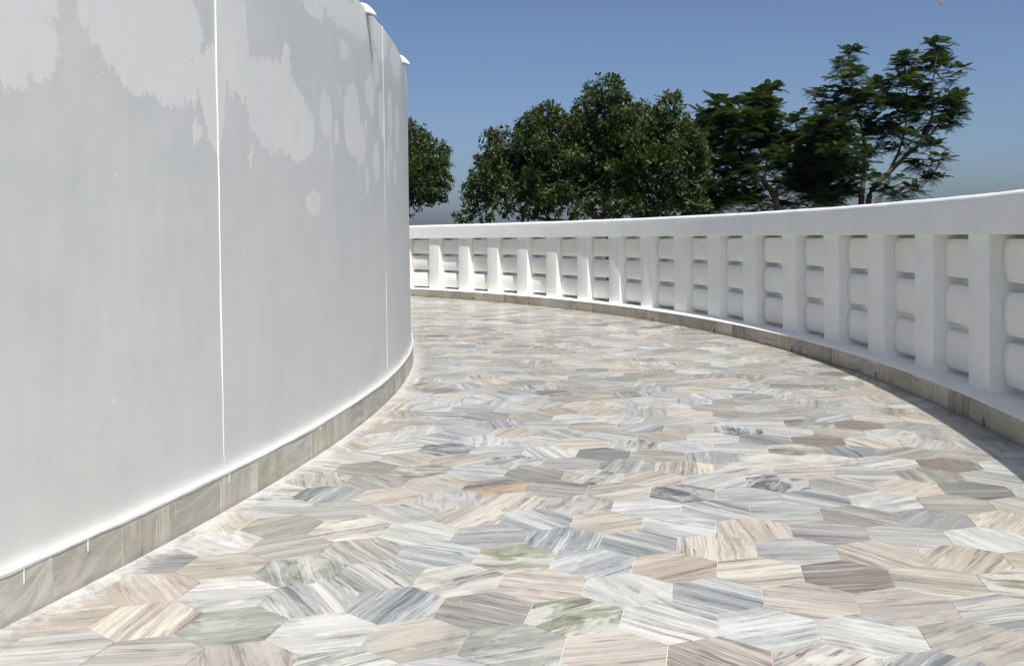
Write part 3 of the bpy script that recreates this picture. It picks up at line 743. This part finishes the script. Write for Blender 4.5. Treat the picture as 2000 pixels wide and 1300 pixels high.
tree('dark green leafy tree half hidden by the plaster wall', 101, 22.0, (745, 470), [([(745, 470, 0), (760, 400, .1), (790, 330, .2), (810, 280, .1)], .09, .02), ([(750, 440, 0), (800, 390, -.2), (850, 340, -.2)], .06, .015), ([(748, 450, 0), (720, 380, .2), (700, 320, .2)], .06, .02)],
     [(770,300,60,60),(800,340,60,62),(835,345,42,52),(850,312,26,30),(862,330,20,32),(800,285,34,42),(720,330,70,80),(820,385,34,20,.6),(792,425,12,12,.6),(845,385,22,14,.5),(870,390,8,6,.6),(700,250,50,40)], 'ficus', 380, .085, L_FIC, B_DARK, .12)
tree('broad dark green tree with glossy leaves behind the far balustrade', 102, 20.0, (1178, 470), [([(1178, 470, 0), (1185, 380, .4), (1190, 290, .5), (1180, 210, .2)], .10, .02), ([(1178, 440, 0), (1120, 380, -.2), (1060, 310, -.3), (990, 290, -.2)], .08, .015), ([(1180, 430, 0), (1240, 360, .2), (1300, 270, .2)], .08, .02), ([(1170, 440, 0), (1050, 425, -.1), (960, 390, -.2)], .05, .012), ([(1186, 440, 0), (1290, 410, -.3), (1340, 350, -.3)], .05, .012)],
     [(958,275,22,22,.8),(985,265,28,13,.7),(950,305,20,20,.6),(985,335,52,48),(945,375,40,28,.9),(915,400,16,22,.6),(925,425,34,12,.4),(1060,285,58,60),(1080,228,38,22,.8),(1035,245,22,16,.8),(1060,340,90,55),(1110,270,60,50),(1165,250,48,55),(1180,180,32,30,.85),(1160,215,22,30,.8),(1205,175,14,14,.8),(1210,215,26,30),(1160,330,100,75),(1240,275,60,62),(1255,235,32,26,.9),(1305,215,26,30,.8),(1290,230,24,26,.8),(1330,245,22,26,.8),(1310,290,55,60),(1270,350,85,55),(1340,340,40,70),(1000,385,60,26,.8),(1090,395,70,22,.7),(1200,395,70,20,.6),(1300,405,75,24,.9),(1040,420,50,12,.5),(1150,420,30,10,.35),(1240,418,40,12,.5),(1110,340,70,50),(1230,330,70,60),(1020,300,40,36),(1120,250,30,26),(1215,260,40,40),(1280,290,40,40),(1355,300,24,40),(1350,390,30,30),(960,345,36,30,.9),(1070,380,60,28,.8)], 'ficus', 290, .098, L_FIC, B_DARK, .14)
tree('feathery tree with a pale forked trunk between the two tallest crowns', 103, 22.5, (1521, 440), [([(1521, 440, -.3), (1516, 396, -.45), (1502, 368, -.5), (1478, 342, -.4), (1445, 300, .2), (1405, 268, .5), (1385, 240, .5)], .085, .02), ([(1518, 400, -.7), (1517, 372, -.75), (1535, 348, -.7), (1570, 322, -.2), (1605, 290, .2)], .055, .014), ([(1496, 360, -.8), (1493, 335, -.6), (1500, 300, -.1), (1492, 230, .2)], .035, .012), ([(1514, 402, -.7), (1480, 392, -.6), (1448, 378, -.5), (1400, 372, -.3)], .028, .01), ([(1460, 318, 0), (1462, 270, .3), (1480, 200, .3)], .03, .01), ([(1425, 285, -.1), (1380, 300, -.2), (1350, 330, -.2)], .025, .01)],
     [(1375,240,32,26),(1410,215,36,20),(1400,265,48,36),(1445,235,36,34),(1478,205,34,28),(1502,182,18,14,1.3),(1490,240,40,34),(1470,280,48,32),(1540,262,38,24,.7),(1558,236,14,14,.8),(1590,246,22,10,.7),(1575,285,40,26),(1550,310,46,30),(1600,330,42,34),(1500,310,34,26,.7),(1420,320,50,30),(1370,310,30,34,.8),(1390,370,50,26,.9),(1440,395,50,16,.9),(1350,380,34,26),(1560,365,44,28,.9),(1600,380,40,24,.9),(1480,400,34,12,.8),(1545,400,34,10,.8),(1380,405,44,12,1.0),(1350,300,24,40,.9),(1620,300,34,30),(1520,280,30,24,.8),(1450,340,40,24,.8),(1355,345,30,40),(1365,395,36,20),(1340,270,20,30),(1590,350,40,30),(1620,250,22,16,.8),(1640,385,36,16,.9),(1530,345,26,18,.6),(1450,372,40,16,.8)], 'feather', 66, .34, L_FEA, B_PALE, .10)
tree('tallest feathery tree with two dark leaning stems on the far right', 104, 21.0, (1686, 430), [([(1684, 430, 0), (1683, 380, 0), (1688, 330, .05), (1686, 260, .1), (1670, 200, .1), (1656, 120, .1)], .075, .012), ([(1690, 425, 0), (1703, 372, -.05), (1738, 335, -.1), (1785, 290, -.1), (1818, 262, -.1), (1852, 220, -.1)], .07, .014), ([(1735, 338, -.1), (1758, 290, .1), (1770, 230, .2), (1768, 125, .2)], .035, .01), ([(1800, 276, -.1), (1820, 220, .1), (1822, 160, .1), (1832, 100, .1)], .03, .01), ([(1686, 300, .1), (1640, 280, 0), (1615, 230, 0), (1590, 190, 0)], .03, .01), ([(1760, 310, -.1), (1810, 312, -.3), (1840, 318, -.3)], .02, .007), ([(1700, 375, 0), (1750, 365, -.2), (1790, 368, -.3)], .02, .007), ([(1684, 350, 0), (1640, 335, -.2), (1600, 330, -.2)], .028, .01)],
     [(1657,104,16,7,1.8),(1655,125,20,12,1.3),(1655,150,20,14,1.2),(1655,178,24,16,1.1),(1598,180,16,10,1.2),(1612,205,18,14,1),(1640,205,34,20),(1690,200,30,24),(1700,170,20,14,.9),(1735,180,26,18),(1768,112,13,6,1.6),(1766,132,18,9,1.2),(1758,152,26,12,1),(1832,88,14,9,1.5),(1838,110,22,12,1.2),(1828,128,26,16),(1865,150,13,26,.8),(1800,150,22,14,.8),(1800,178,30,18),(1750,215,40,24),(1810,210,40,24),(1858,195,24,20),(1862,222,20,20),(1830,235,36,18,.9),(1640,240,40,26),(1690,250,36,26,.8),(1600,245,34,16,.9),(1590,270,30,20),(1740,260,44,22,.9),(1800,262,36,14,.7),(1640,290,44,28),(1700,300,34,20,.7),(1760,295,34,14,.6),(1600,310,34,28),(1640,340,44,28),(1690,335,22,14,.6),(1822,285,18,8,.9),(1835,312,20,10,1),(1800,320,26,10,.8),(1822,348,12,5,.9),(1735,352,30,12,.8),(1720,368,22,8,.8),(1780,368,22,8,1),(1752,384,16,6,.9),(1640,375,34,14,.9),(1615,385,40,14,.9)], 'feather', 64, .30, L_FEA, B_DARK, .10)

# ------------------------------------------------------------------ dragonfly
def build_dragonfly():
    p = at(1838, 7, 4.6); D = thing('dragonfly', 'small amber dragonfly in the sky at the top right', 'insect', p)
    mb = mat_plain('insect_amber', (0.42, 0.20, 0.05), 0.5, .3, 200); k = N('insect_wing'); k.done((0.55, 0.52, 0.50, 1), 0.25); k.b.inputs['Transmission Weight'].default_value = 0.6; k.b.inputs['Alpha'].default_value = 0.45
    axis = Vector((0.80, 0.25, -0.42)).normalized(); s = axis.cross(Vector((0, 0, 1))).normalized(); u = s.cross(axis)
    V, Fc = [], []; prof = [(-.034, .0006), (-.033, .0011), (-.02, .0011), (-.008, .0014), (-.005, .0030), (.002, .0038), (.008, .0030), (.010, .0014), (.012, .0034), (.016, .0036), (.0185, .0015)]
    for (x, r) in prof:
        for q in range(8):
            a = math.pi * q / 4; V.append(axis * x + s * (r * math.cos(a)) + u * (r * math.sin(a)))
    for i in range(len(prof) - 1):
        for q in range(8): Fc.append((i * 8 + q, i * 8 + (q + 1) % 8, (i + 1) * 8 + (q + 1) % 8, (i + 1) * 8 + q))
    obj('body', mesh('body', V, Fc, mb, True), D)
    for sg in (-1, 1):
        for x0, sw in ((.004, .25), (-.002, -.18)):
            d = (s * sg + u * .55 + axis * sw).normalized(); pts = []
            for t, w in ((0, .0012), (.25, .0035), (.6, .0045), (.9, .0035), (1, .001)):
                c = axis * x0 + d * (.036 * t); pts.append((c + axis * w, c - axis * w * 1.2))
            Vw = [v for a in pts for v in a]; obj('wing', mesh('wing', Vw, [(2 * i, 2 * i + 1, 2 * i + 3, 2 * i + 2) for i in range(4)], k.m), D)
build_dragonfly()

# ------------------------------------------------------------------ hazy air over the valley
hz = bpy.data.materials.new('haze_air'); hz.use_nodes = True; t_ = hz.node_tree
t_.nodes.remove(t_.nodes['Principled BSDF']); pv = t_.nodes.new('ShaderNodeVolumePrincipled')
pv.inputs['Color'].default_value = (0.52, 0.74, 1.0, 1); pv.inputs['Density'].default_value = 0.00016; pv.inputs['Anisotropy'].default_value = 0.2
t_.links.new(pv.outputs[0], t_.nodes['Material Output'].inputs['Volume'])
X0, Z0, Z1 = 5200, -100, 8.5
Vh = [(x, y, z) for z in (Z0, Z1) for (x, y) in ((-X0, -X0), (X0, -X0), (X0, X0), (-X0, X0))]
ho = obj('haze', mesh('haze', Vh, [(3, 2, 1, 0), (4, 5, 6, 7), (0, 1, 5, 4), (1, 2, 6, 5), (2, 3, 7, 6), (3, 0, 4, 7)], hz)); ho['kind'] = 'stuff'
